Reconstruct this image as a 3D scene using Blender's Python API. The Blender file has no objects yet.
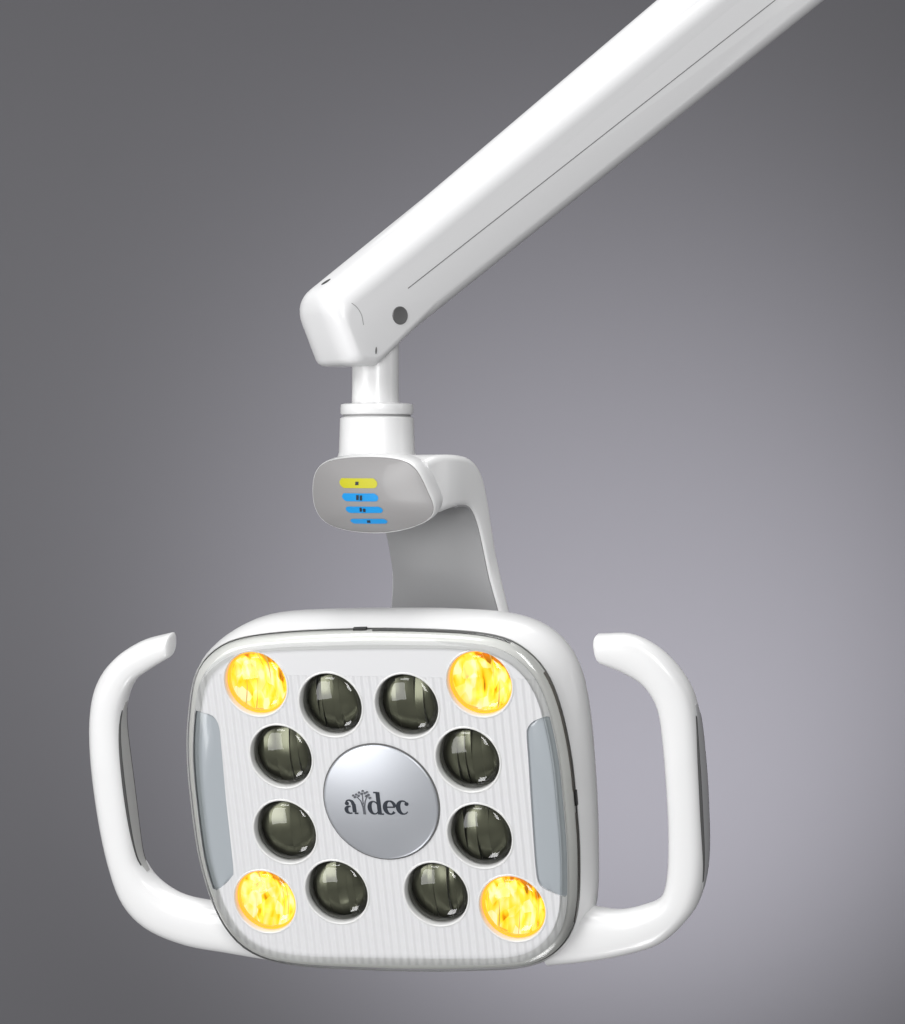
import bpy, bmesh, math, random
from mathutils import Vector, Matrix
random.seed(4)
R = math.radians
sc = bpy.context.scene
COL = sc.collection

# ------------------------------------------------------------------ scale and camera
U = 0.0006                       # drawing unit used below: 0.6 mm
DIST = 2.2
CAM = Vector((0, -DIST, 0))
CX, CY = 452.5, 512.0
cam_d = bpy.data.cameras.new('camera')
cam = bpy.data.objects.new('camera', cam_d); COL.objects.link(cam)
cam.location = CAM; cam.rotation_euler = (R(90), 0, 0)
cam_d.sensor_fit = 'VERTICAL'; cam_d.sensor_height = 24
cam_d.lens = 24 * DIST / (1024 * U); cam_d.clip_end = 100; cam_d.clip_start = 0.05
sc.camera = cam

def hit(x, y, p0, n):
    """point of the plane (p0, n) that the survey of the photograph puts at x, y"""
    d = Vector(((x - CX) * U, DIST, (CY - y) * U))
    t = (p0 - CAM).dot(n) / d.dot(n)
    return CAM + d * t

# ------------------------------------------------------------------ materials
def mat(name):
    m = bpy.data.materials.new(name); m.use_nodes = True
    return m, m.node_tree, m.node_tree.nodes['Principled BSDF']

def add(nt, kind, **kw):
    n = nt.nodes.new(kind)
    for k, v in kw.items(): setattr(n, k, v)
    return n

def plastic(name, col, rough=0.3, coat=0.0, bump=0.02, scale=900, metal=0.0, var=0.03):
    m, nt, b = mat(name)
    tc = add(nt, 'ShaderNodeTexCoord')
    nz = add(nt, 'ShaderNodeTexNoise'); nz.inputs['Scale'].default_value = scale; nz.inputs['Detail'].default_value = 3
    nt.links.new(tc.outputs['Object'], nz.inputs['Vector'])
    bp = add(nt, 'ShaderNodeBump'); bp.inputs['Strength'].default_value = bump; bp.inputs['Distance'].default_value = 0.0005
    nt.links.new(nz.outputs['Fac'], bp.inputs['Height']); nt.links.new(bp.outputs['Normal'], b.inputs['Normal'])
    n2 = add(nt, 'ShaderNodeTexNoise'); n2.inputs['Scale'].default_value = 35; n2.inputs['Detail'].default_value = 4
    nt.links.new(tc.outputs['Object'], n2.inputs['Vector'])
    cr = add(nt, 'ShaderNodeMapRange'); cr.inputs['To Min'].default_value = rough - var; cr.inputs['To Max'].default_value = rough + var
    nt.links.new(n2.outputs['Fac'], cr.inputs['Value']); nt.links.new(cr.outputs['Result'], b.inputs['Roughness'])
    b.inputs['Base Color'].default_value = (*col, 1); b.inputs['Metallic'].default_value = metal
    b.inputs['Coat Weight'].default_value = coat; b.inputs['Coat Roughness'].default_value = 0.08
    return m

M = {}
M['white'] = plastic('white_plastic', (0.80, 0.80, 0.80), 0.34, 0.25)
M['arm'] = plastic('white_enamel', (0.78, 0.78, 0.785), 0.38, 0.2)
M['grey'] = plastic('grey_plastic', (0.50, 0.50, 0.51), 0.4)
M['grip_light'] = plastic('mid_grey_plastic', (0.46, 0.46, 0.45), 0.4)
M['neck'] = plastic('neck_shade_grey', (0.30, 0.30, 0.305), 0.42)  # bracket white darkened to carry the neck's shade
M['seam'] = plastic('dark_gap', (0.05, 0.05, 0.05), 0.6)
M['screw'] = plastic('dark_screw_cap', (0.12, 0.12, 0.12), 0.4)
M['membrane'] = plastic('membrane_grey', (0.30, 0.292, 0.292), 0.38, 0.2)
M['yellow'] = plastic('yellow_print', (0.55, 0.52, 0.02), 0.3)
M['blue'] = plastic('blue_print', (0.015, 0.30, 0.72), 0.3)
M['ink'] = plastic('dark_ink', (0.02, 0.025, 0.035), 0.45)
M['twig'] = plastic('grey_ink', (0.10, 0.105, 0.12), 0.45)
M['silver'] = plastic('brushed_silver', (0.62, 0.64, 0.68), 0.42, 0.0, metal=0.75)
M['window'] = plastic('blue_grey_window', (0.37, 0.40, 0.425), 0.2, 0.4)
M['line'] = plastic('grey_line', (0.2, 0.2, 0.2), 0.6)
M['soft_seam'] = plastic('grey_gap', (0.30, 0.30, 0.30), 0.6)
M['seam_and_reflection'] = plastic('brown_grey_reflection', (0.16, 0.145, 0.13), 0.4)  # dark reflection in the clear edge, set as a colour
M['socket'] = plastic('white_socket', (0.72, 0.72, 0.71), 0.3, 0.3)

def ribbed():
    m, nt, b = mat('ribbed_white')
    tc = add(nt, 'ShaderNodeTexCoord')
    wv = add(nt, 'ShaderNodeTexWave', wave_type='BANDS', bands_direction='X', wave_profile='SIN')
    wv.inputs['Scale'].default_value = 62; wv.inputs['Distortion'].default_value = 0.35
    wv.inputs['Detail'].default_value = 2
    nt.links.new(tc.outputs['UV'], wv.inputs['Vector'])
    bp = add(nt, 'ShaderNodeBump'); bp.inputs['Strength'].default_value = 0.9; bp.inputs['Distance'].default_value = 0.0007
    # smooth band along the top edge: ribs only below it
    sx = add(nt, 'ShaderNodeSeparateXYZ'); nt.links.new(tc.outputs['UV'], sx.inputs[0])
    lt = add(nt, 'ShaderNodeMath', operation='LESS_THAN'); lt.inputs[1].default_value = 0.0785
    nt.links.new(sx.outputs['Y'], lt.inputs[0])
    mu = add(nt, 'ShaderNodeMath', operation='MULTIPLY')
    nt.links.new(wv.outputs['Fac'], mu.inputs[0]); nt.links.new(lt.outputs[0], mu.inputs[1])
    nt.links.new(mu.outputs[0], bp.inputs['Height']); nt.links.new(bp.outputs['Normal'], b.inputs['Normal'])
    b.inputs['Base Color'].default_value = (0.70, 0.70, 0.71, 1); b.inputs['Roughness'].default_value = 0.3
    b.inputs['Coat Weight'].default_value = 0.3
    return m
M['ribbed'] = ribbed()

def clear(name, tint=(0.93, 0.94, 0.93), rough=0.03, ior=1.5):
    m, nt, b = mat(name)
    nt.nodes.remove(b)
    out = nt.nodes['Material Output']
    tr = add(nt, 'ShaderNodeBsdfTransparent'); tr.inputs['Color'].default_value = (*tint, 1)
    gl = add(nt, 'ShaderNodeBsdfGlossy'); gl.inputs['Roughness'].default_value = rough
    fr = add(nt, 'ShaderNodeFresnel'); fr.inputs['IOR'].default_value = ior
    mx = add(nt, 'ShaderNodeMixShader')
    nt.links.new(fr.outputs[0], mx.inputs[0]); nt.links.new(tr.outputs[0], mx.inputs[1]); nt.links.new(gl.outputs[0], mx.inputs[2])
    nt.links.new(mx.outputs[0], out.inputs['Surface'])
    return m
M['clear'] = clear('clear_plastic', (0.965, 0.97, 0.955), ior=1.36)

M['lens'] = plastic('olive_reflector', (0.21, 0.212, 0.165), 0.24, 0.0, 0.02, 900, metal=0.5)
M['glass_olive'] = clear('olive_glass', (0.86, 0.87, 0.82), 0.02)
M['glass_amber'] = clear('amber_glass', (1.0, 0.95, 0.80), 0.02)
def lens_amber():
    m, nt, b = mat('lit_amber_reflector')
    tc = add(nt, 'ShaderNodeTexCoord')
    inf = add(nt, 'ShaderNodeObjectInfo')
    sc_ = add(nt, 'ShaderNodeVectorMath', operation='SCALE'); sc_.inputs[0].default_value = (3, 5, 2); nt.links.new(inf.outputs['Random'], sc_.inputs['Scale'])
    ad = add(nt, 'ShaderNodeVectorMath', operation='ADD'); nt.links.new(tc.outputs['UV'], ad.inputs[0]); nt.links.new(sc_.outputs[0], ad.inputs[1])
    mp = add(nt, 'ShaderNodeMapping'); mp.inputs['Scale'].default_value = (5.5, 2.2, 1)
    nt.links.new(ad.outputs[0], mp.inputs['Vector'])
    nz = add(nt, 'ShaderNodeTexNoise'); nz.inputs['Scale'].default_value = 1.0; nz.inputs['Detail'].default_value = 0.5; nz.inputs['Distortion'].default_value = 0
    nt.links.new(mp.outputs[0], nz.inputs['Vector'])
    # glow pattern of the bowl: darker towards the upper right
    sx = add(nt, 'ShaderNodeSeparateXYZ'); nt.links.new(tc.outputs['UV'], sx.inputs[0])
    sm = add(nt, 'ShaderNodeMath', operation='MULTIPLY_ADD'); sm.inputs[1].default_value = .75
    nt.links.new(sx.outputs['X'], sm.inputs[0]); nt.links.new(sx.outputs['Y'], sm.inputs[2])
    mr = add(nt, 'ShaderNodeMapRange'); mr.inputs['From Min'].default_value = .35; mr.inputs['From Max'].default_value = 1.0; mr.inputs['To Min'].default_value = .17; mr.inputs['To Max'].default_value = -.34
    nt.links.new(sm.outputs[0], mr.inputs['Value'])
    s2 = add(nt, 'ShaderNodeMath', operation='ADD'); nt.links.new(nz.outputs['Fac'], s2.inputs[0]); nt.links.new(mr.outputs[0], s2.inputs[1])
    rp = add(nt, 'ShaderNodeValToRGB'); e = rp.color_ramp.elements
    e[0].position = .36; e[0].color = (0.16, 0.06, 0.0, 1)
    e[1].position = .98; e[1].color = (1.0, 0.95, 0.62, 1)
    for p, c in ((.43, (0.55, 0.27, 0.004, 1)), (.48, (1.0, 0.52, 0.010, 1)), (.55, (1.0, 0.72, 0.035, 1)), (.68, (1.0, 0.79, 0.09, 1)), (.82, (1.0, 0.87, 0.26, 1))):
        k = e.new(p); k.color = c
    mp2 = add(nt, 'ShaderNodeMapping'); mp2.inputs['Scale'].default_value = (4.2, 2.6, 1); mp2.inputs['Rotation'].default_value = (0, 0, .35)
    nt.links.new(ad.outputs[0], mp2.inputs['Vector'])
    vo = add(nt, 'ShaderNodeTexVoronoi'); vo.inputs['Scale'].default_value = 1.0; nt.links.new(mp2.outputs[0], vo.inputs['Vector'])
    vs = add(nt, 'ShaderNodeSeparateColor'); nt.links.new(vo.outputs['Color'], vs.inputs[0])
    vm = add(nt, 'ShaderNodeMath', operation='MULTIPLY_ADD'); vm.inputs[1].default_value = .36; vm.inputs[2].default_value = -.09
    nt.links.new(vs.outputs[0], vm.inputs[0])
    s3 = add(nt, 'ShaderNodeMath', operation='ADD'); nt.links.new(vm.outputs[0], s3.inputs[0]); nt.links.new(s2.outputs[0], s3.inputs[1])
    nt.links.new(s3.outputs[0], rp.inputs[0])
    nt.links.new(rp.outputs[0], b.inputs['Emission Color']); b.inputs['Emission Strength'].default_value = 1.04
    b.inputs['Base Color'].default_value = (0.5, 0.25, 0.01, 1); b.inputs['Roughness'].default_value = 0.2; b.inputs['Metallic'].default_value = .6
    return m
M['amber'] = lens_amber()
def amber_ring():
    m, nt, b = mat('glowing_orange_rim')
    b.inputs['Base Color'].default_value = (0.8, 0.3, 0.02, 1); b.inputs['Roughness'].default_value = 0.3
    b.inputs['Emission Color'].default_value = (1, 0.40, 0.02, 1); b.inputs['Emission Strength'].default_value = 1.1
    return m
M['amber_rim'] = amber_ring()
M['lens_rim'] = plastic('olive_lens_rim', (0.10, 0.105, 0.07), 0.2, 0.5)

# ------------------------------------------------------------------ objects
WORLD_LOC = {}
def link(name, verts, faces, mats, parent=None, smooth=True, angle=40, uvs=None, fmat=None, label=None):
    """one mesh object, its origin in its own middle, parented to its thing or part"""
    lo = Vector([min(v[i] for v in verts) for i in range(3)]); hi = Vector([max(v[i] for v in verts) for i in range(3)])
    c = (lo + hi) / 2
    me = bpy.data.meshes.new(name)
    me.from_pydata([Vector(v) - c for v in verts], [], faces)
    if fmat:
        for p, i in zip(me.polygons, fmat): p.material_index = i
    if uvs:
        ul = me.uv_layers.new(name='UVMap')
        for lp in me.loops: ul.data[lp.index].uv = uvs[lp.vertex_index]
    bm = bmesh.new(); bm.from_mesh(me)
    bmesh.ops.recalc_face_normals(bm, faces=bm.faces)
    bm.to_mesh(me); bm.free()
    for m in (mats if isinstance(mats, (list, tuple)) else [mats]): me.materials.append(m)
    if smooth:
        me.shade_smooth() if hasattr(me, 'shade_smooth') else None
        try: me.set_sharp_from_angle(angle=R(angle))
        except Exception: pass
    o = bpy.data.objects.new(name, me); COL.objects.link(o)
    WORLD_LOC[o.name] = c
    if parent:
        o.parent = parent; o.location = c - WORLD_LOC[parent.name]
    else: o.location = c
    if label: o['label'] = label
    return o

def smooth_loop(pts, n):
    """closed Catmull-Rom through pts, n samples evenly along it"""
    P = [Vector(p) for p in pts]; k = len(P); out = []
    for i in range(k):
        a, b, c, d = P[i - 1], P[i], P[(i + 1) % k], P[(i + 2) % k]
        for s in range(16):
            t = s / 16
            out.append(0.5 * ((2 * b) + (c - a) * t + (2 * a - 5 * b + 4 * c - d) * t * t + (3 * b - a - 3 * c + d) * t ** 3))
    return resample(out, n, True)

def smooth_path(pts, n):
    P = [Vector(p) for p in pts]; P = [2 * P[0] - P[1]] + P + [2 * P[-1] - P[-2]]; out = []
    for i in range(1, len(P) - 2):
        a, b, c, d = P[i - 1:i + 3]
        for s in range(12):
            t = s / 12
            out.append(0.5 * ((2 * b) + (c - a) * t + (2 * a - 5 * b + 4 * c - d) * t * t + (3 * b - a - 3 * c + d) * t ** 3))
    out.append(P[-2])
    return resample(out, n, False)

def resample(pts, n, closed):
    Q = pts + [pts[0]] if closed else pts
    L = [0]
    for a, b in zip(Q, Q[1:]): L.append(L[-1] + (b - a).length)
    m = n if closed else n - 1
    out = []; j = 0
    for i in range(n):
        s = L[-1] * i / m
        while j < len(L) - 2 and L[j + 1] < s: j += 1
        t = (s - L[j]) / max(L[j + 1] - L[j], 1e-12)
        out.append(Q[j].lerp(Q[j + 1], min(max(t, 0), 1)))
    return out

def polar(pts, c, n, blur=1):
    """radius of an outline (star-shaped about c) at n even angles"""
    L = smooth_loop(pts, 720)
    A = sorted(((math.atan2(p[1] - c[1], p[0] - c[0]), math.hypot(p[0] - c[0], p[1] - c[1])) for p in L))
    A = [(A[-1][0] - 2 * math.pi, A[-1][1])] + A + [(A[0][0] + 2 * math.pi, A[0][1])]
    r = []; j = 0
    for i in range(n):
        a = -math.pi + 2 * math.pi * (i + .5) / n
        while A[j + 1][0] < a: j += 1
        t = (a - A[j][0]) / max(A[j + 1][0] - A[j][0], 1e-9)
        r.append(A[j][1] * (1 - t) + A[j + 1][1] * t)
    for _ in range(blur):
        r = [(r[i - 1] + 2 * r[i] + r[(i + 1) % n]) / 4 for i in range(n)]
    return r

def loft(rings, closed_ring=True, cap0=True, cap1=True):
    n = len(rings[0]); V = [v for r in rings for v in r]; F = []
    for k in range(len(rings) - 1):
        for i in range(n if closed_ring else n - 1):
            j = (i + 1) % n
            F.append((k * n + i, k * n + j, (k + 1) * n + j, (k + 1) * n + i))
    if cap0: F.append(tuple(range(n))[::-1])
    if cap1: F.append(tuple((len(rings) - 1) * n + i for i in range(n)))
    return V, F

# ================================================================== the dental light
root = bpy.data.objects.new('dental_light', None); COL.objects.link(root)
root.empty_display_size = 0.05
root['label'] = 'white dental light with four glowing amber lamps and two curved handles before grey backdrop'
root['category'] = 'dental light'
root.location = (0, 0.03, 0.0); WORLD_LOC['dental_light'] = Vector(root.location)

# ------------------------------------------------------------------ head frame
yaw, pit = R(20), R(17)
HN = Vector((-math.sin(yaw) * math.cos(pit), -math.cos(yaw) * math.cos(pit), -math.sin(pit)))
HX = Vector((math.cos(yaw), -math.sin(yaw), 0))
HY = HN.cross(HX)
if HY.z < 0: HY = -HY
HO = hit(385, 800, Vector((0, 0, 0)), Vector((0, 1, 0)))
def h2(x, y, depth=0.0):
    """survey point -> head coordinates in the plane `depth` units in front of (+) or behind (-) the face"""
    p = hit(x, y, HO + HN * depth * U, HN) - HO
    return (p.dot(HX) / U, p.dot(HY) / U)
def hw(x, y, z=0.0):
    return HO + (HX * x + HY * y + HN * z) * U

N = 160
ANG = [-math.pi + 2 * math.pi * (i + .5) / N for i in range(N)]
def ring(rad, c, z): return [hw(c[0] + rad[i] * math.cos(ANG[i]), c[1] + rad[i] * math.sin(ANG[i]), z) for i in range(N)]

cover_px = [(190.6,714),(197,672),(212,652),(236,639),(286,632),(350,629),(380,628.5),(430,629.5),(478,632.5),(514,641),(544,667),(560,704),
    (571,754),(576,800),(579.5,850),(578.5,905),(571,934),(552,955),(526,965),(470,968),(419,968.5),(366,967),(299,963),(257,953),(233,934),(219,911),
    (210,887),(200,850),(191.5,785),(189,745)]
house_px = [(200,700),(203,664),(221,640),(246,623),(278,614),(339,610.5),(390,610),(446,610.5),(505,615),(539,625),(563,643),(580,673),(589.5,722),
    (595.5,800),(597,860),(596,900),(588,932),(565,951),(530,960),(470,962),(420,962),(300,957),(262,946),(240,925),(224,895),(213,850),(203,780)]
C0 = (0, 0)
rc = polar([h2(x, y, -12) for x, y in cover_px], C0, N, 3)
rh = polar([h2(x, y, -45) for x, y in house_px], C0, N, 4)
rp = [r - 8 for r in rc]                     # edge of the flat front

# housing: bulging white back shell
rings = []
for z, f, add_ in ((-13, 0.0, -9), (-13, 0.0, 0.6), (-15, 0.05, 1.2), (-20, .35, 1.5), (-28, .72, 1.5), (-36, .93, 1), (-45, 1, 0), (-56, 1, -1.5), (-68, 1, -6), (-80, 1, -14), (-92, 1, -27), (-103, 1, -46), (-111, 1, -72), (-116, 1, -105)):
    rings.append(ring([a * (1 - f) + b * f + add_ for a, b in zip(rc, rh)], C0, z))
V, F = loft(rings, cap0=False)
housing = link('housing', V, F, M['white'], root, angle=50)

# dark joint between cover and housing
V, F = loft([ring([r + .2 for r in rc], C0, -11.3), ring([r + .2 for r in rc], C0, -12.9), ring([r - 6 for r in rc], C0, -12.9)], cap0=False, cap1=False)
seam_and_reflection = link('seam_gap', V, F, M['soft_seam'], housing)

# inner tray: white sloping wall seen through the clear rim
V, F = loft([ring([r - 10 for r in rc], C0, -1.6), ring([r - 6 for r in rc], C0, -2.9), ring([r - 3 for r in rc], C0, -5.2), ring([r - 1.2 for r in rc], C0, -8), ring([r - .8 for r in rc], C0, -12)], cap0=False, cap1=False)
tray = link('inner_wall', V, F, M['socket'], housing)

# clear rim: rounded transparent edge of the front shield
prof = [(-12.0, -0.3, 0), (-11.2, -9.4, 0)]
rings = [ring([r + 1.2 for r in rc], C0, -11.2)]
for k in range(1, 9):
    t = math.pi / 2 * k / 8
    rings.append(ring([r + 1.2 - 15.0 * (1 - math.cos(t)) for r in rc], C0, -9.4 + 11.2 * math.sin(t)))
rings.append(ring([r - 16.5 for r in rc], C0, 1.8))
rings.append(ring([r - 16.5 for r in rc], C0, 0.3))
V, F = loft(rings, cap0=False, cap1=False)
cover = link('clear_cover', V, F, M['clear'], root, angle=60)

# two clips on the joint
def box_between(name, corners, z0, z1, m, parent, label=None):
    """prism over a polygon in head coordinates"""
    n = len(corners)
    V, F = loft([[hw(x, y, z0) for x, y in corners], [hw(x, y, z1) for x, y in corners]])
    return link(name, V, F, m, parent, smooth=False, label=label)
def edge_clip(px, py, along, m):
    c = h2(px, py, -11); a = math.atan2(c[1], c[0]); i = int((a + math.pi) / (2 * math.pi) * N)
    idx = [(i + k) % N for k in range(-along, along + 1)]
    o = [(( rc[j] + 1.5) * math.cos(ANG[j]), (rc[j] + 1.5) * math.sin(ANG[j])) for j in idx]
    q = [((rc[j] - 2) * math.cos(ANG[j]), (rc[j] - 2) * math.sin(ANG[j])) for j in idx][::-1]
    box_between('cover_clip', o + q, -12.9, -8.6, m, cover)
edge_clip(575, 801, 1, M['seam'])
edge_clip(357, 629, 1, M['seam'])
# dark strips painting the clear edge's reflections along the top and right side
def reflection_run(a, b, z1, m):
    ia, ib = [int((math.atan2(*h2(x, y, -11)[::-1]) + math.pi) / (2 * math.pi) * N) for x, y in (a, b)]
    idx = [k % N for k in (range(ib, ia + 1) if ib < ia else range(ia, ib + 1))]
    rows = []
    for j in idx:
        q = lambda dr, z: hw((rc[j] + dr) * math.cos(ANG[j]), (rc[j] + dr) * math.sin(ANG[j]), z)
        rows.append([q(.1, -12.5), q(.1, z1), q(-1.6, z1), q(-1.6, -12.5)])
    V, F = loft(rows); link('seam_and_reflection', V, F, m, cover, angle=50)
reflection_run((372, 628.5), (512, 641), -7.4, M['screw'])
reflection_run((546, 669), (574, 790), -7.6, M['seam_and_reflection'])
reflection_run((576, 812), (575, 925), -8.2, M['seam_and_reflection'])

# ------------------------------------------------------------------ front panel with its openings
lamp_px = [(257,682.5,31.5,1),(480.5,682.5,31.5,1),(266.5,900,31.5,1),(513.5,907,32.5,1),
    (332,703.5,31,0),(408,704.5,31,0),(282.5,755,31,0),(469,758.5,31,0),(286.5,830.5,31.5,0),(481,834.5,31.5,0),(338,890.5,31.5,0),(437.5,892.5,31.5,0)]
lamps = [(*h2(x, y, -4), r / math.cos(yaw) * .985, lit) for x, y, r, lit in lamp_px]
left_win = [(193,713),(206,713.5),(214,717),(219,727),(221.5,750),(226,800),(233,866),(232,876),(224,885),(214,890),(208,873),(201,840),(195,790),(192,745)]
right_win = [(526.5,735),(528,727),(535,720.5),(550,716),(556,722),(560,745),(564.5,785),(568,830),(570,870),(570,893),(566,897),(548,891),(539,884),(535.5,868),(532,820),(528.5,765)]

def holes_plate(outer, holes, z0, z1):
    cu = bpy.data.curves.new('tmp', 'CURVE'); cu.dimensions = '2D'; cu.fill_mode = 'BOTH'
    cu.extrude = (z1 - z0) / 2
    for lp in [outer] + holes:
        s = cu.splines.new('POLY'); s.points.add(len(lp) - 1); s.use_cyclic_u = True
        for p, q in zip(s.points, lp): p.co = (q[0], q[1], 0, 1)
    o = bpy.data.objects.new('tmp', cu); COL.objects.link(o)
    dg = bpy.context.evaluated_depsgraph_get(); dg.update()
    me = bpy.data.meshes.new_from_object(o.evaluated_get(dg))
    V = [tuple(v.co) for v in me.vertices]; F = [tuple(p.vertices) for p in me.polygons]
    bpy.data.objects.remove(o); bpy.data.curves.remove(cu); bpy.data.meshes.remove(me)
    zc = (z0 + z1) / 2
    return [(x, y, z + zc) for x, y, z in V], F

outer = [((rp[i] - 1) * math.cos(ANG[i]), (rp[i] - 1) * math.sin(ANG[i])) for i in range(N)]
def inside(x, y, margin):
    q = (math.atan2(y, x) + math.pi) / (2 * math.pi) * N - .5; i = math.floor(q); f = q - i
    r = math.hypot(x, y); m = rp[i % N] * (1 - f) + rp[(i + 1) % N] * f - 1 - margin
    return (x, y) if r < m else (x * m / r, y * m / r)
circ = lambda x, y, r, n=64: [(x + r * math.cos(2 * math.pi * k / n), y + r * math.sin(2 * math.pi * k / n)) for k in range(n)]
wins = []
for w in (left_win, right_win):
    wins.append([inside(*p, 0.8) for p in smooth_loop([h2(x, y, 0) for x, y in w], 90)])
V, F = holes_plate(outer, [circ(x, y, r + 1.5) for x, y, r, l in lamps] + wins, -3, 0)
panel = link('front_panel', [hw(*v) for v in V], F, M['ribbed'], root, angle=35, uvs=[(v[0] * U, v[1] * U) for v in V])
for w in wins:
    V, F = loft([[hw(x, y, -6) for x, y in w], [hw(x, y, -2.4) for x, y in w], [hw(x * .6 + .4 * sum(p[0] for p in w) / 90, y, -1.2) for x, y in w]])
    link('side_window', V, F, M['window'], panel, angle=60, label='blue-grey side window')

# ------------------------------------------------------------------ twelve lamps: white socket > reflector, lens (, glowing rim)
def lamp(x, y, r, lit, i):
    n = 72; rnd = random.Random(11 + i)
    def rg(rad, z): return [hw(x + rad * math.cos(2 * math.pi * k / n), y + rad * math.sin(2 * math.pi * k / n), z) for k in range(n)]
    V, F = loft([rg(r + 3.0, .1), rg(r + 2.4, .6), rg(r + 1.6, .8), rg(r + .8, .4), rg(r + .3, -1), rg(r, -6), rg(r - .3, -14), rg(r - .3, -34), rg(2, -35)], cap0=False)
    s = link('lamp', V, F, M['socket'], root, angle=50, label='lit amber lamp' if lit else 'unlit dark olive lamp')
    if lit:
        V, F = loft([rg(r - .5, -11), rg(r - .5, -5.5), rg(r - 1.2, -5.0), rg(r - 2.0, -6), rg(r - 2.0, -11)], cap0=False, cap1=False)
        link('lens_rim', V, F, M['amber_rim'], s, angle=50)
    # fluted bowl behind the lens
    edges = [-1.05]
    while edges[-1] < 1.05: edges.append(edges[-1] + (rnd.uniform(.13, .34) if lit else rnd.uniform(.16, .5)))
    tl_ = [(rnd.uniform(-.45, .45), rnd.uniform(-.22, .22)) for _ in edges]
    def bowl(u, v):
        k = max(q for q in range(len(edges)) if edges[q] <= u) if u >= edges[0] else 0
        base = -12 - 13 * (1 - u * u - v * v) if lit else -15.5 + 7 * (1 - u * u - v * v)
        return base + (1 if lit else .75) * r * (tl_[k][0] * (u - edges[k] - .1) * .8 + tl_[k][1] * v * .5)
    V = []; F = []; uv = []; nv = 14; nu = 4
    for k in range(len(edges) - 1):
        u0, u1 = max(edges[k], -.995), min(edges[k + 1], .995)
        if u1 - u0 < .02: continue
        b0 = len(V)
        for i_ in range(nu + 1):
            u = u0 + (u1 - u0) * i_ / nu; um = min(max(u, edges[k] + .0005), edges[k + 1] - .0005)
            hv = math.sqrt(max(1 - u * u, .0004))
            for j in range(nv + 1):
                v = hv * (2 * j / nv - 1)
                V.append(hw(x + u * (r - 1), y + v * (r - 1), bowl(um, v))); uv.append((u, v))
        for i_ in range(nu):
            for j in range(nv):
                q = b0 + i_ * (nv + 1) + j; F.append((q, q + 1, q + nv + 2, q + nv + 1))
    link('reflector', V, F, M['amber'] if lit else M['lens'], s, angle=20, uvs=uv)
    rl = r - 1.3; rings = []; Hh = 12.0
    for k in range(15):
        t = k / 14 * .995; rings.append(rg(rl * math.cos(t * math.pi / 2), -7.5 + Hh * math.sin(t * math.pi / 2)))
    V, F = loft(rings, cap0=False)
    link('lens', V, F, M['glass_amber'] if lit else M['glass_olive'], s, angle=80)
for i, (x, y, r, l) in enumerate(lamps): lamp(x, y, r, l, i)

# ------------------------------------------------------------------ round badge with its lettering
bx, by = h2(380, 803, 4); br = 58 / math.cos(yaw) * .985
def brg(rad, z, n=96): return [hw(bx + rad * math.cos(2 * math.pi * k / n), by + rad * math.sin(2 * math.pi * k / n), z) for k in range(n)]
BH = 5.0
def bz(rad): return 2.2 + BH * (1 - (rad / br) ** 2)
rings = [brg(br - 1.5, -.5), brg(br, .6), brg(br, 1.6)] + [brg(br * k, bz(br * k)) for k in (.985, .96, .9, .8, .65, .5, .35, .2, .08, .02)]
V, F = loft(rings, cap0=False)
badge = link('badge', V, F, M['silver'], root, angle=60)
V, F = loft([brg(br + 1.6, .2), brg(br + 1.2, .9), brg(br - .4, .9)], cap0=False, cap1=False)
link('badge_rim', V, F, M['screw'], badge)

def stroke(path, widths, lift):
    """flat raised stroke along a 2D path with changing width -> verts, faces in badge coordinates"""
    n = len(path); top = []; 
    for i, p in enumerate(path):
        a = path[max(i - 1, 0)]; b = path[min(i + 1, n - 1)]
        dx, dy = b[0] - a[0], b[1] - a[1]; l = math.hypot(dx, dy) or 1
        w = widths[i] / 2
        top.append(((p[0] - dy / l * w, p[1] + dx / l * w), (p[0] + dy / l * w, p[1] - dx / l * w)))
    V = []; F = []
    for L_, R_ in top:
        for q, dz in ((L_, -.6), (L_, lift), (R_, lift), (R_, -.6)): V.append((q[0], q[1], dz))
    for i in range(n - 1):
        for k in range(4): F.append((4 * i + k, 4 * i + (k + 1) % 4, 4 * (i + 1) + (k + 1) % 4, 4 * (i + 1) + k))
    F.append((0, 1, 2, 3)); F.append(tuple(4 * (n - 1) + k for k in (3, 2, 1, 0)))
    return V, F
def arc(cx, cy, rx, ry, a0, a1, thick, thin, n=22):
    """arc whose stroke is thick at the sides and thin at top and bottom"""
    P = []; W = []
    for i in range(n + 1):
        a = R(a0 + (a1 - a0) * i / n)
        P.append((cx + rx * math.cos(a), cy + ry * math.sin(a)))
        left = max(0, -math.cos(a)); right = max(0, math.cos(a))
        W.append(thin + (thick[0] - thin) * left ** 1.3 + (thick[1] - thin) * right ** 1.3)
    return P, W
def disc(cx, cy, r, n=12):
    return [(cx + r * math.cos(2 * math.pi * k / n), cy + r * math.sin(2 * math.pi * k / n)) for k in range(n)]
letters = []          # (kind, data) in units of x-height
def line(x0, y0, x1, y1, w): return [(x0, y0), ((x0 + x1) / 2, (y0 + y1) / 2), (x1, y1)], [w] * 3
def glyph_c(o): return [arc(o + .42, .5, .33, .45, 48, 318, (.30, .06), .09)], [disc(o + .66, .74, .13)]
def glyph_e(o): return [arc(o + .42, .5, .33, .45, 4, 318, (.30, .24), .09), line(o + .2, .53, o + .74, .53, .09)], []
def glyph_d(o): return [arc(o + .40, .48, .30, .43, 20, 340, (.29, .08), .09), line(o + .74, .02, o + .74, 1.56, .27), line(o + .46, 1.53, o + .74, 1.53, .09), line(o + .74, .05, o + 1.0, .05, .09)], []
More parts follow.
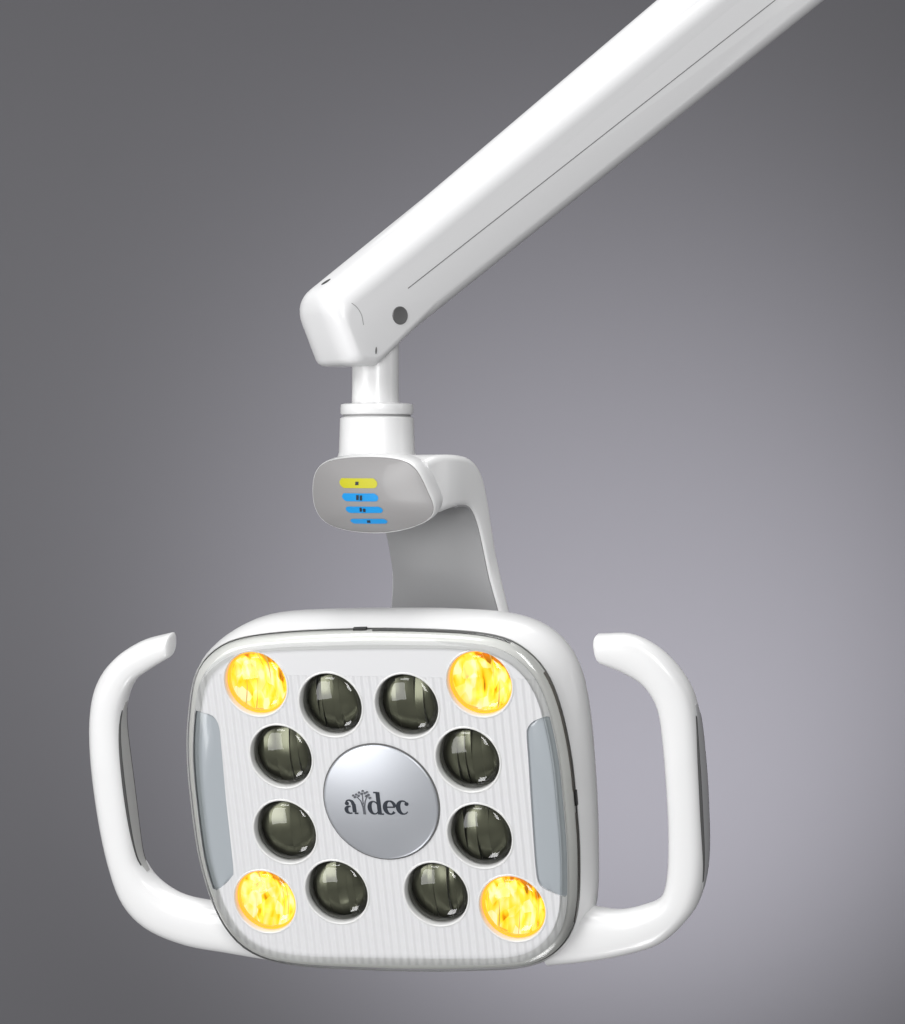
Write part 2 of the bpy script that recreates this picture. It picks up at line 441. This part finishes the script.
def glyph_a(o): return [arc(o + .36, .66, .26, .29, 150, -5, (.08, .26), .09, 14), line(o + .66, .12, o + .66, .70, .26), arc(o + .36, .28, .26, .24, 75, 300, (.26, .09), .09, 14), line(o + .66, .05, o + .90, .06, .10)], [disc(o + .19, .72, .13)]
XH = 15.5
def place(strokes, discs, V, F, ox, oy, tilt, lift0):
    def tr(p): 
        x, y = p[0] * XH * 1.04, p[1] * XH
        return ox + x * math.cos(tilt) - y * math.sin(tilt), oy + x * math.sin(tilt) + y * math.cos(tilt)
    k = 0
    for P, W in strokes:
        v, f = stroke([tr(p) for p in P], [w * XH for w in W], .35 + .07 * k); k += 1
        b = len(V); V += v; F += [tuple(i + b for i in q) for q in f]
    for D in discs:
        b = len(V); n = len(D); q = [tr(p) for p in D]
        V += [(x, y, -.6) for x, y in q] + [(x, y, .35 + .07 * k) for x, y in q]; k += 1
        F += [(b + i, b + (i + 1) % n, b + n + (i + 1) % n, b + n + i) for i in range(n)] + [tuple(b + n + i for i in range(n)), tuple(b + i for i in range(n))[::-1]]
def to_badge(V): return [hw(x, y, bz(math.hypot(x - bx, y - by)) + z) for x, y, z in V]
tx, ty = h2(344.5, 814.5, 8); tx2, ty2 = h2(410, 815.5, 8)
tilt = math.atan2(ty2 - ty, tx2 - tx)
V = []; F = []
for g, o in ((glyph_a, 0.0), (glyph_d, 1.62), (glyph_e, 2.66), (glyph_c, 3.52)):
    s, d = g(o); place(s, d, V, F, tx, ty, tilt, 0)
link('lettering', to_badge(V), F, M['ink'], badge, smooth=False)
V = []; F = []
o = 1.32
tree = [([(o - .02, 0), (o - .03, .5), (o - .16, .95)], [.13, .11, .07]), ([(o + .03, 0), (o + .05, .5), (o + .16, .95)], [.13, .11, .07]),
        ([(o - .16, .95), (o - .36, 1.18), (o - .50, 1.22)], [.06, .05, .04]), ([(o + .16, .95), (o + .3, 1.2), (o + .44, 1.22)], [.06, .05, .04]), ([(o, .7), (o, 1.1), (o + .02, 1.4)], [.06, .05, .04])]
dots = [disc(o + dx, dy, r, 8) for dx, dy, r in ((-.52, 1.18, .085), (-.40, 1.36, .08), (-.24, 1.28, .08), (-.2, 1.5, .075), (-.02, 1.42, .085), (.06, 1.62, .07), (.2, 1.48, .08), (.26, 1.28, .075), (.42, 1.36, .08), (.5, 1.16, .08), (-.62, 1.3, .06), (.34, 1.56, .06))]
place(tree, dots, V, F, tx, ty, tilt, 0)
link('tree_emblem', to_badge(V), F, M['twig'], badge, smooth=False)

# ------------------------------------------------------------------ handles
def sup(n, e=2.6):
    out = []
    for k in range(n):
        a = 2 * math.pi * k / n; c, s = math.cos(a), math.sin(a)
        out.append((abs(c) ** (2 / e) * (1 if c >= 0 else -1), abs(s) ** (2 / e) * (1 if s >= 0 else -1)))
    return out
def handle(outer_px, inner_px, depth, dep_half, tip_cut, strip_px, strip_side, lug=None):
    o = smooth_path([Vector((*h2(x, y, depth), 0)) for x, y in outer_px], 90)
    q = smooth_path([Vector((*h2(x, y, depth), 0)) for x, y in inner_px], 90)
    S = sup(28); rings = []
    n = len(o)
    for i in range(n):
        c = (o[i] + q[i]) / 2; a = (o[i] - q[i]) / 2
        t = i / (n - 1)
        dh = dep_half * (.80 + .25 * min(1, t * 3))
        rings.append([hw(c.x + a.x * sx, c.y + a.y * sx, depth + dh * sy) for sx, sy in S])
    # rounded tip
    c = (o[0] + q[0]) / 2; a = (o[0] - q[0]) / 2; d = (c - (o[2] + q[2]) / 2).normalized()
    tip = []
    for k in range(1, 6):
        th = math.pi / 2 * k / 5; s = max(.06, math.cos(th)) ** .6; e = d * (tip_cut * math.sin(th))
        tip.append([hw(c.x + e.x + a.x * s * sx, c.y + e.y + a.y * s * sx, depth + dep_half * .8 * s * sy) for sx, sy in S])
    V, F = loft(tip[::-1] + rings)
    h = link('handle', V, F, M['white'], root, angle=60)
    # inlaid grip strip on the side of the upright
    side = o if strip_side > 0 else q
    i0 = min(range(n), key=lambda i: (side[i] - Vector((*h2(*strip_px[0], depth), 0))).length)
    i1 = min(range(n), key=lambda i: (side[i] - Vector((*h2(*strip_px[1], depth), 0))).length)
    rr = []; m = i1 - i0
    for i in range(i0, i1 + 1):
        c = (o[i] + q[i]) / 2; a = (o[i] - q[i]) / 2; t = (i - i0) / m
        w = dep_half * .62 * min(1, 1.0 * (math.sin(math.pi * min(max(t, .012), .988))) ** .35)
        rel = 1.0 if strip_side > 0 else -1.0
        e = Vector((a.x, a.y)).normalized() * rel
        p = c + a * rel
        row = []
        for f, l in ((-1, -6), (-1, .1), (-.8, .45), (0, .5), (.8, .45), (1, .1), (1, -6)):
            row.append(hw(p.x + e.x * l, p.y + e.y * l, depth + w * f))
        rr.append(row)
    V, F = loft(rr)
    g = link('grip', V, F, M['grey'] if strip_side > 0 else M['grip_light'], h, angle=50, label='dark grey grip inlay' if strip_side > 0 else 'mid grey grip inlay')
    rs = []
    for i in range(max(i0 - 1, 0), min(i1 + 2, n)):
        c = (o[i] + q[i]) / 2; a = (o[i] - q[i]) / 2; rel = 1.0 if strip_side > 0 else -1.0
        e = Vector((a.x, a.y)).normalized() * rel; p = c + a * rel; t = min(max((i - i0) / m, .006), .994)
        w = dep_half * .62 * math.sin(math.pi * t) ** .35 + 1.3
        dn = 2.0 if i <= i0 + 1 or i >= i1 - 1 else 0
        rs.append([hw(p.x + e.x * l, p.y + e.y * l, depth + w * f) for f, l in ((-1, -6), (-1, .05 - dn), (0, .35 - dn), (1, .05 - dn), (1, -6))])
    V, F = loft(rs)
    link('grip_seam', V, F, M['seam'], h, angle=50)
    return h
HD = -34
handle([(170,633.5),(141,641.5),(115,658.5),(98.5,682),(92,712),(92.5,755),(99.5,812),(110,862),(124,901),(148,926.5),(186,943),(228,951),(270,958),(300,960)],
       [(170,657),(152,668),(136,680),(127,700),(124,728),(130,786),(139,848),(147,868),(160,883),(182,896),(210,902),(240,905),(280,905),(310,905)],
       HD, 17, 3.5, [(126,703),(148,872)], -1)
handle([(599,634.5),(631,635),(660,650),(684,676),(697,706),(703,760),(706,810),(707,860),(702,893),(690,916),(663,941),(628,953),(590,960),(550,964)],
       [(604,663),(625,672),(645,685),(658,706),(663,735),(667,780),(669.5,830),(668,876),(660,898),(640,907),(617,911),(596,908),(575,905),(540,905)],
       HD, 17, 6, [(696,703),(703,890)], 1)

# ------------------------------------------------------------------ post, collar, bracket
PY = 0.022
VY = Vector((0, 1, 0))
def wp(x, y, yy=PY): return hit(x, y, Vector((0, yy, 0)), VY)
def lathe(name, prof, x, m, parent, n=64, angle=40):
    cx = wp(x, 400); k = (DIST + PY) / DIST
    rings = []
    for r, y in prof:
        z = wp(x, y).z
        rings.append([(cx.x + r * U * k * math.cos(2 * math.pi * i / n), PY + r * U * k * math.sin(2 * math.pi * i / n), z) for i in range(n)])
    V, F = loft(rings)
    return link(name, V, F, m, parent, angle=angle)
post = lathe('post', [(23.5, 300), (23.5, 395), (24, 410)], 375.5, M['white'], root)
collar = lathe('collar', [(35, 417), (37, 418.5), (37.3, 430), (38, 452), (41, 462), (46, 470)], 377, M['white'], root)
lathe('collar_ring', [(26, 404), (33, 403.6), (36.2, 404.6), (36.6, 407), (36.6, 413), (35.6, 414.6), (34, 415)], 377, M['white'], collar)
lathe('collar_gap', [(33.6, 413), (33.6, 420)], 377, M['soft_seam'], collar)

by_ = R(35)
BB = Vector((math.sin(by_), math.cos(by_), 0)); BR = Vector((math.cos(by_), -math.sin(by_), 0)); BZ = Vector((0, 0, 1))
BO = hit(372, 490, Vector((0, -0.030, 0)), VY)
def bw(r, b, z): return BO + (BR * r + BB * b + BZ * z) * U
outer_p = [(26,29.5),(42,34.5),(70,35),(92,31),(107,18),(115,-4),(121,-30),(131,-72),(142,-112),(152,-150),(160,-185)]
inner_p = [(34,-26),(46,-22.5),(66,-17),(82,-16.5),(91,-21),(98,-31),(104,-46),(114,-80),(124,-114),(134,-150),(142,-185)]
hl_p = [50, 57, 60, 61, 60, 60, 61, 67, 76, 83, 85]
hr_p = [49, 56, 58, 59, 60, 61, 62, 65, 69, 73, 75]
pk = 60
O = smooth_path([Vector((*p, 0)) for p in outer_p], pk); I = smooth_path([Vector((*p, 0)) for p in inner_p], pk)
W = smooth_path([Vector((i * 10, a, b)) for i, (a, b) in enumerate(zip(hl_p, hr_p))], pk)
def rounded_rect(n_c, rx, ry):
    """unit square corners rounded by fractions rx, ry -> points in [-1,1]^2"""
    out = []
    for cx, cy, a0 in ((1 - rx, 1 - ry, 0), (-1 + rx, 1 - ry, 90), (-1 + rx, -1 + ry, 180), (1 - rx, -1 + ry, 270)):
        for k in range(n_c + 1):
            a = R(a0 + 90 * k / n_c); out.append((cx + rx * math.cos(a), cy + ry * math.sin(a)))
    return out
rings = []
for i in range(pk):
    th = (O[i] - I[i]).length
    cr = min(7, th * .33)
    hw_ = (W[i].y + W[i].z) / 2; off = (W[i].z - W[i].y) / 2
    row = []
    for sx, sy in rounded_rect(5, cr / hw_, cr * 2 / th):
        p = I[i].lerp(O[i], (sy + 1) / 2)
        row.append(bw(off + sx * hw_, p.x, p.y))
    rings.append(row)
V, F = loft(rings)
bracket = link('bracket', V, F, M['white'], root, angle=50)
# grey layer: shade painted on the white neck's inner face, under the control head
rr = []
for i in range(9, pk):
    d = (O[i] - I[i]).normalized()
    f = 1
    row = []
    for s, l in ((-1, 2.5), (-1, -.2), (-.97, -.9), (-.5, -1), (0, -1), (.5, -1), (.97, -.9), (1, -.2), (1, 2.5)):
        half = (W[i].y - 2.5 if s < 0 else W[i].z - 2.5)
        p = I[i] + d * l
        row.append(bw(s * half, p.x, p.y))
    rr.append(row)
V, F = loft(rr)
link('neck_shade', V, F, M['neck'], bracket, angle=60, label='inner face of the neck, greyed for its shade')

# ------------------------------------------------------------------ control pad
tl = R(17)
pn = (-BB * math.cos(tl) * 1.0 - BZ * math.sin(tl)).normalized()
pu = (BZ * math.cos(tl) - BB * math.sin(tl)).normalized()
PO = BO + BB * (12 * U)
def p2(x, y, d=0):
    q = hit(x, y, PO + pn * d * U, pn) - PO
    return q.dot(BR) / U, q.dot(pu) / U
def pw(x, y, z): return PO + (BR * x + pu * y + pn * z) * U
pad_px = [(313.5,490),(316,473),(325,463),(345,458.5),(375,457.5),(400,460),(413,466),(421,477),(428,492),(434,506),(433,514),(424,521.5),(405,528.5),(380,532),(350,530),(326,522),(316,508)]
pc = p2(374, 495)
rpad = polar([p2(x, y) for x, y in pad_px], pc, N, 6)
def pring(f, z, off=0): return [pw(pc[0] + (rpad[i] * f + off) * math.cos(ANG[i]), pc[1] + (rpad[i] * f + off) * math.sin(ANG[i]), z) for i in range(N)]
def pbulge(f): return 9.0 * (1 - f ** 2.4) + 1.0
fs = [1, .985, .96, .92, .86, .78, .68, .56, .44, .32, .2, .1, .02]
V, F = loft([pring(1, -4), pring(1, -.5)] + [pring(f, pbulge(f)) for f in fs], cap0=False)
pad = link('control_pad', V, F, M['membrane'], root, angle=70, label='grey curved touch pad')
V, F = loft([pring(.93, -24, 0), pring(.98, -15, .6), pring(1, -8, 1.4), pring(1, -3, 1.6), pring(1, -.6, 1.4), pring(1, .5, .8), pring(1, .3, .2), pring(1, -2, -.5)], cap1=False)
link('pad_shell', V, F, M['white'], pad, angle=60)
def button(x0, x1, y, h, skew, m, mark):
    V = []; F = []; FM = []
    nx, ny = 30, 2
    def surf(px, py, lift):
        a = p2(px, py, 6); dx, dy = a[0] - pc[0], a[1] - pc[1]
        an = math.atan2(dy, dx); i = int((an + math.pi) / (2 * math.pi) * N) % N
        f = math.hypot(dx, dy) / rpad[i]
        return pw(a[0], a[1], pbulge(min(f, 1)) + lift)
    def patch(xa, xb, ya, yb, lift, k, nx, ny, sk):
        b = len(V)
        for j in range(ny + 1):
            for i in range(nx + 1):
                t = j / ny; e = abs(2 * i / nx - 1); hf = (1 - max(0, (e - .8) / .2) ** 2.2 * .75) if k == 0 else 1; V.append(surf(xa + (xb - xa) * i / nx + sk * (t - .5) * hf, (ya + yb) / 2 + (yb - ya) * (t - .5) * hf, lift))
        for j in range(ny):
            for i in range(nx):
                q = b + j * (nx + 1) + i; F.append((q, q + 1, q + nx + 2, q + nx + 1)); FM.append(k)
    patch(x0, x1, y - h / 2, y + h / 2, .35, 0, nx, ny, skew)
    for mx, my, w, hh in mark: patch(mx - w / 2, mx + w / 2, my - hh / 2, my + hh / 2, .75, 1, 2, 2, 0)
    link('button', V, F, [m, M['ink']], pad, fmat=FM, label='yellow touch button' if m is M['yellow'] else 'blue touch button')
button(341, 379, 482.3, 9.5, 2.5, M['yellow'], [(359, 482.3, 3.2, 3.2)])
button(344, 380.5, 496.2, 8, 2.2, M['blue'], [(360, 496.2, 2.6, 5), (363.5, 496.6, 2.4, 5)])
button(347.5, 384.5, 508.8, 6.6, 2, M['blue'], [(363, 508.5, 2.2, 4), (366.5, 509.2, 2.4, 3.6)])
button(351, 387.5, 521, 5.4, 1.8, M['blue'], [(369.5, 521.2, 3.4, 2.8)])

# ------------------------------------------------------------------ slanted arm
az = R(34)
AU = Vector((math.cos(az), math.sin(az), 0)); AV = Vector((math.sin(az), -math.cos(az), 0))
AO = wp(375.5, 320)
def a2(x, y, v=0):
    q = hit(x, y, AO + AV * v * U, AV) - AO
    return q.dot(AU) / U, q.z / U
def aw(u, z, v): return AO + (AU * u + BZ * z + AV * v) * U
HWD = 40.0
raw = [a2(x, y, v) for x, y, v in ((332, 366, 0), (372, 366, 20), (408, 337, 32), (950, -98, 32), (786, -112, -12), (352, 256, -12), (302, 298, -8))]
edge_in = [(9, 16), (10, 18), (15, 20), (3, 3), (48, 40), (26, 34), (13, 26)]      # inset and depth of the rounding, edge i -> i+1
fil = [12, 14, 60, 2, 2, 70, 24]
def fillet(poly, rad, n=8):
    out = []; k = len(poly)
    for i in range(k):
        p = Vector(poly[i]); a = Vector(poly[i - 1]) - p; b = Vector(poly[(i + 1) % k]) - p
        la, lb = a.length, b.length; a.normalize(); b.normalize()
        ang = math.acos(max(-1, min(1, a.dot(b)))); t = min(rad[i] / math.tan(ang / 2), la * .46, lb * .46)
        s, e = p + a * t, p + b * t
        for j in range(n + 1):
            f = j / n; out.append((s * (1 - f) ** 2 + p * 2 * f * (1 - f) + e * f * f))
    return out
def offset(poly, d):
    k = len(poly); L = []
    area = sum(poly[i][0] * poly[(i + 1) % k][1] - poly[(i + 1) % k][0] * poly[i][1] for i in range(k))
    sg = 1 if area > 0 else -1
    for i in range(k):
        a, b = Vector(poly[i]), Vector(poly[(i + 1) % k]); e = (b - a).normalized(); nn = Vector((-e.y, e.x)) * sg
        L.append((a + nn * d[i], e))
    out = []
    for i in range(k):
        (p, e), (q, f) = L[i - 1], L[i]
        cr = e.x * f.y - e.y * f.x
        if abs(cr) < 1e-5: out.append(q); continue
        t = ((q - p).x * f.y - (q - p).y * f.x) / cr; out.append(p + e * t)
    return out
def rounded_prism(poly, ein, fil, w, K=14):
    vs = [w * math.sin(math.pi / 2 * k / K) for k in range(K + 1)]
    vs = [-v for v in vs[:0:-1]] + vs; rings = []
    for v in vs:
        d = []
        for dd, rb in ein:
            x = max(0, (abs(v) - (w - rb)) / rb); d.append(dd * (1 - math.sqrt(max(0, 1 - x * x))))
        rings.append([(p.x, p.y, v) for p in fillet(offset(poly, d), fil)])
    return loft(rings)
V, F = V0, F0 = rounded_prism(raw, edge_in, fil, HWD)
arm = link('arm', [aw(*v) for v in V], F, M['arm'], root, angle=35)
# seam along the side, screws
def seam(x0, y0, x1, y1, w, name='seam_line'):
    a, b = Vector(a2(x0, y0, HWD)), Vector(a2(x1, y1, HWD)); e = (b - a).normalized(); nn = Vector((-e.y, e.x)) * w / 2
    q = [a + nn, a - nn, b - nn, b + nn]
    V, F = loft([[aw(p.x, p.y, HWD - 1) for p in q], [aw(p.x, p.y, HWD + .12) for p in q]])
    link(name, V, F, M['line'], arm, smooth=False)
seam(408, 288.4, 860, -66.5, 1.0)
def screw(x, y, r, v, m=M['screw'], name='screw_cap'):
    c = a2(x, y, v); n = 28
    rg = lambda rad, z: [aw(c[0] + rad * math.cos(2 * math.pi * k / n), c[1] + rad * math.sin(2 * math.pi * k / n), z) for k in range(n)]
    V, F = loft([rg(r, v - 4), rg(r, v + .3), rg(r - .8, v + .7), rg(r - 1.4, v + .5), rg(.5, v + .5)])
    return link(name, V, F, m, arm, angle=30)
screw(400, 315.5, 9.2, HWD)

from mathutils.bvhtree import BVHTree
bvh = BVHTree.FromPolygons(*[[aw(*v) for v in V0], F0])
def on_arm(x, y):
    d = Vector(((x - CX) * U, DIST, (CY - y) * U)).normalized()
    p, nn, _, _ = bvh.ray_cast(CAM, d); 
    return p, (nn if nn.dot(d) < 0 else -nn)
def arm_mark(name, x, y, rx, ry, ang, m):
    p, nn = on_arm(x, y); ex = Vector((1, 0, 0)); ex = (ex - nn * ex.dot(nn)).normalized(); ey = nn.cross(ex)
    if ey.z < 0: ey = -ey
    c, sn = math.cos(R(ang)), math.sin(R(ang)); n = 20
    def rg(f, l): return [p + (ex * (rx * f * math.cos(a) * c - ry * f * math.sin(a) * sn) + ey * (rx * f * math.cos(a) * sn + ry * f * math.sin(a) * c) + nn * l) * U for a in [2 * math.pi * k / n for k in range(n)]]
    V, F = loft([rg(1, -2.5), rg(1, .35), rg(.8, .5)])
    link(name, V, F, m, arm, angle=30)
arm_mark('vent_hole', 326, 282, 5.5, 3.2, 20, M['seam'])
arm_mark('slot', 376, 350.5, .9, 3.6, -4, M['screw'])
def arm_line(pts, w):
    P = smooth_path([Vector(p + (0,)) for p in pts], 14); rows = []
    for i, q in enumerate(P):
        p, nn = on_arm(q.x, q.y); a, _ = on_arm(*P[max(i - 1, 0)][:2]); b, _ = on_arm(*P[min(i + 1, 13)][:2])
        sd = (b - a).normalized().cross(nn) * w / 2 * U
        rows.append([p + sd - nn * U, p + sd + nn * .15 * U, p - sd + nn * .15 * U, p - sd - nn * U])
    V, F = loft(rows); link('cap_seam', V, F, M['soft_seam'], arm, smooth=False)
arm_line([(351.5, 303), (357, 307.5), (361.5, 315), (363.5, 325)], .7)

# ------------------------------------------------------------------ backdrop (studio wall)
def backdrop():
    y = 2.3; V = []; F = []
    s = 5
    V = [(-s, y, -s), (s, y, -s), (s, y, s), (-s, y, s)]; F = [(0, 1, 2, 3)]
    o = link('backdrop', V, F, plastic('grey_paper', (0.183, 0.181, 0.193), 0.85, 0, .05, 300), None, smooth=False)
    o['kind'] = 'structure'
backdrop()

# ------------------------------------------------------------------ light
def area(name, loc, target, sx, sy, power, col=(1, 1, 1), spread=180):
    l = bpy.data.lights.new(name, 'AREA'); l.shape = 'RECTANGLE'; l.size = sx; l.size_y = sy; l.energy = power; l.color = col
    l.spread = R(spread)
    o = bpy.data.objects.new(name, l); COL.objects.link(o); o.location = loc
    o.rotation_euler = (Vector(target) - Vector(loc)).to_track_quat('-Z', 'Y').to_euler()
    return o
HC = HO
area('softbox_key', (-1.1, -1.15, 1.15), HC, 0.75, 0.75, 18)
area('softbox_left', (-1.5, -1.15, -0.25), HC, 0.9, 1.3, 21)
area('softbox_top', (0.1, 0.2, 1.5), (0, 0, 0), 1.0, 0.6, 14)
area('softbox_right', (0.42, -2.05, 0.55), (0.1, 0, 0.05), 0.45, 1.1, 23)
area('strip_right', (1.45, -0.15, 0.25), (0.0, 0, 0.05), 0.12, 1.0, 1.6)
area('backdrop_wash', (-1.25, 1.2, -0.1), (-0.55, 2.3, -0.25), 0.5, 1.2, 5, (.97, .97, 1))  # added lamp out of view, lifts the left of the backdrop
area('glint_lamp_below', (-0.02, -0.20, -1.13), HC, 0.26, 0.26, 2.6)  # added lamp below the frame, for the low glint in the lenses
def spot(name, loc, target, power, ang, blend=1.0, size=0.15, col=(1, 1, 1)):
    l = bpy.data.lights.new(name, 'SPOT'); l.energy = power; l.spot_size = R(ang); l.spot_blend = blend; l.shadow_soft_size = size; l.color = col
    o = bpy.data.objects.new(name, l); COL.objects.link(o); o.location = loc
    o.rotation_euler = (Vector(target) - Vector(loc)).to_track_quat('-Z', 'Y').to_euler()
spot('backdrop_spot', (0.30, 1.2, -0.62), (0.21, 2.3, -0.18), 98, 62, 1.0, .2, (.945, .93, 1))

w = bpy.data.worlds.new('World'); sc.world = w; w.use_nodes = True
bg = w.node_tree.nodes['Background']; bg.inputs['Color'].default_value = (0.5, 0.5, 0.52, 1); bg.inputs['Strength'].default_value = 0.18

sc.view_settings.view_transform = 'Standard'; sc.view_settings.look = 'None'
sc.view_settings.exposure = 0; sc.view_settings.gamma = 1
sc.render.resolution_x = 905; sc.render.resolution_y = 1024
sc.cycles.use_denoising = True
sc.cycles.max_bounces = 10; sc.cycles.transparent_max_bounces = 16
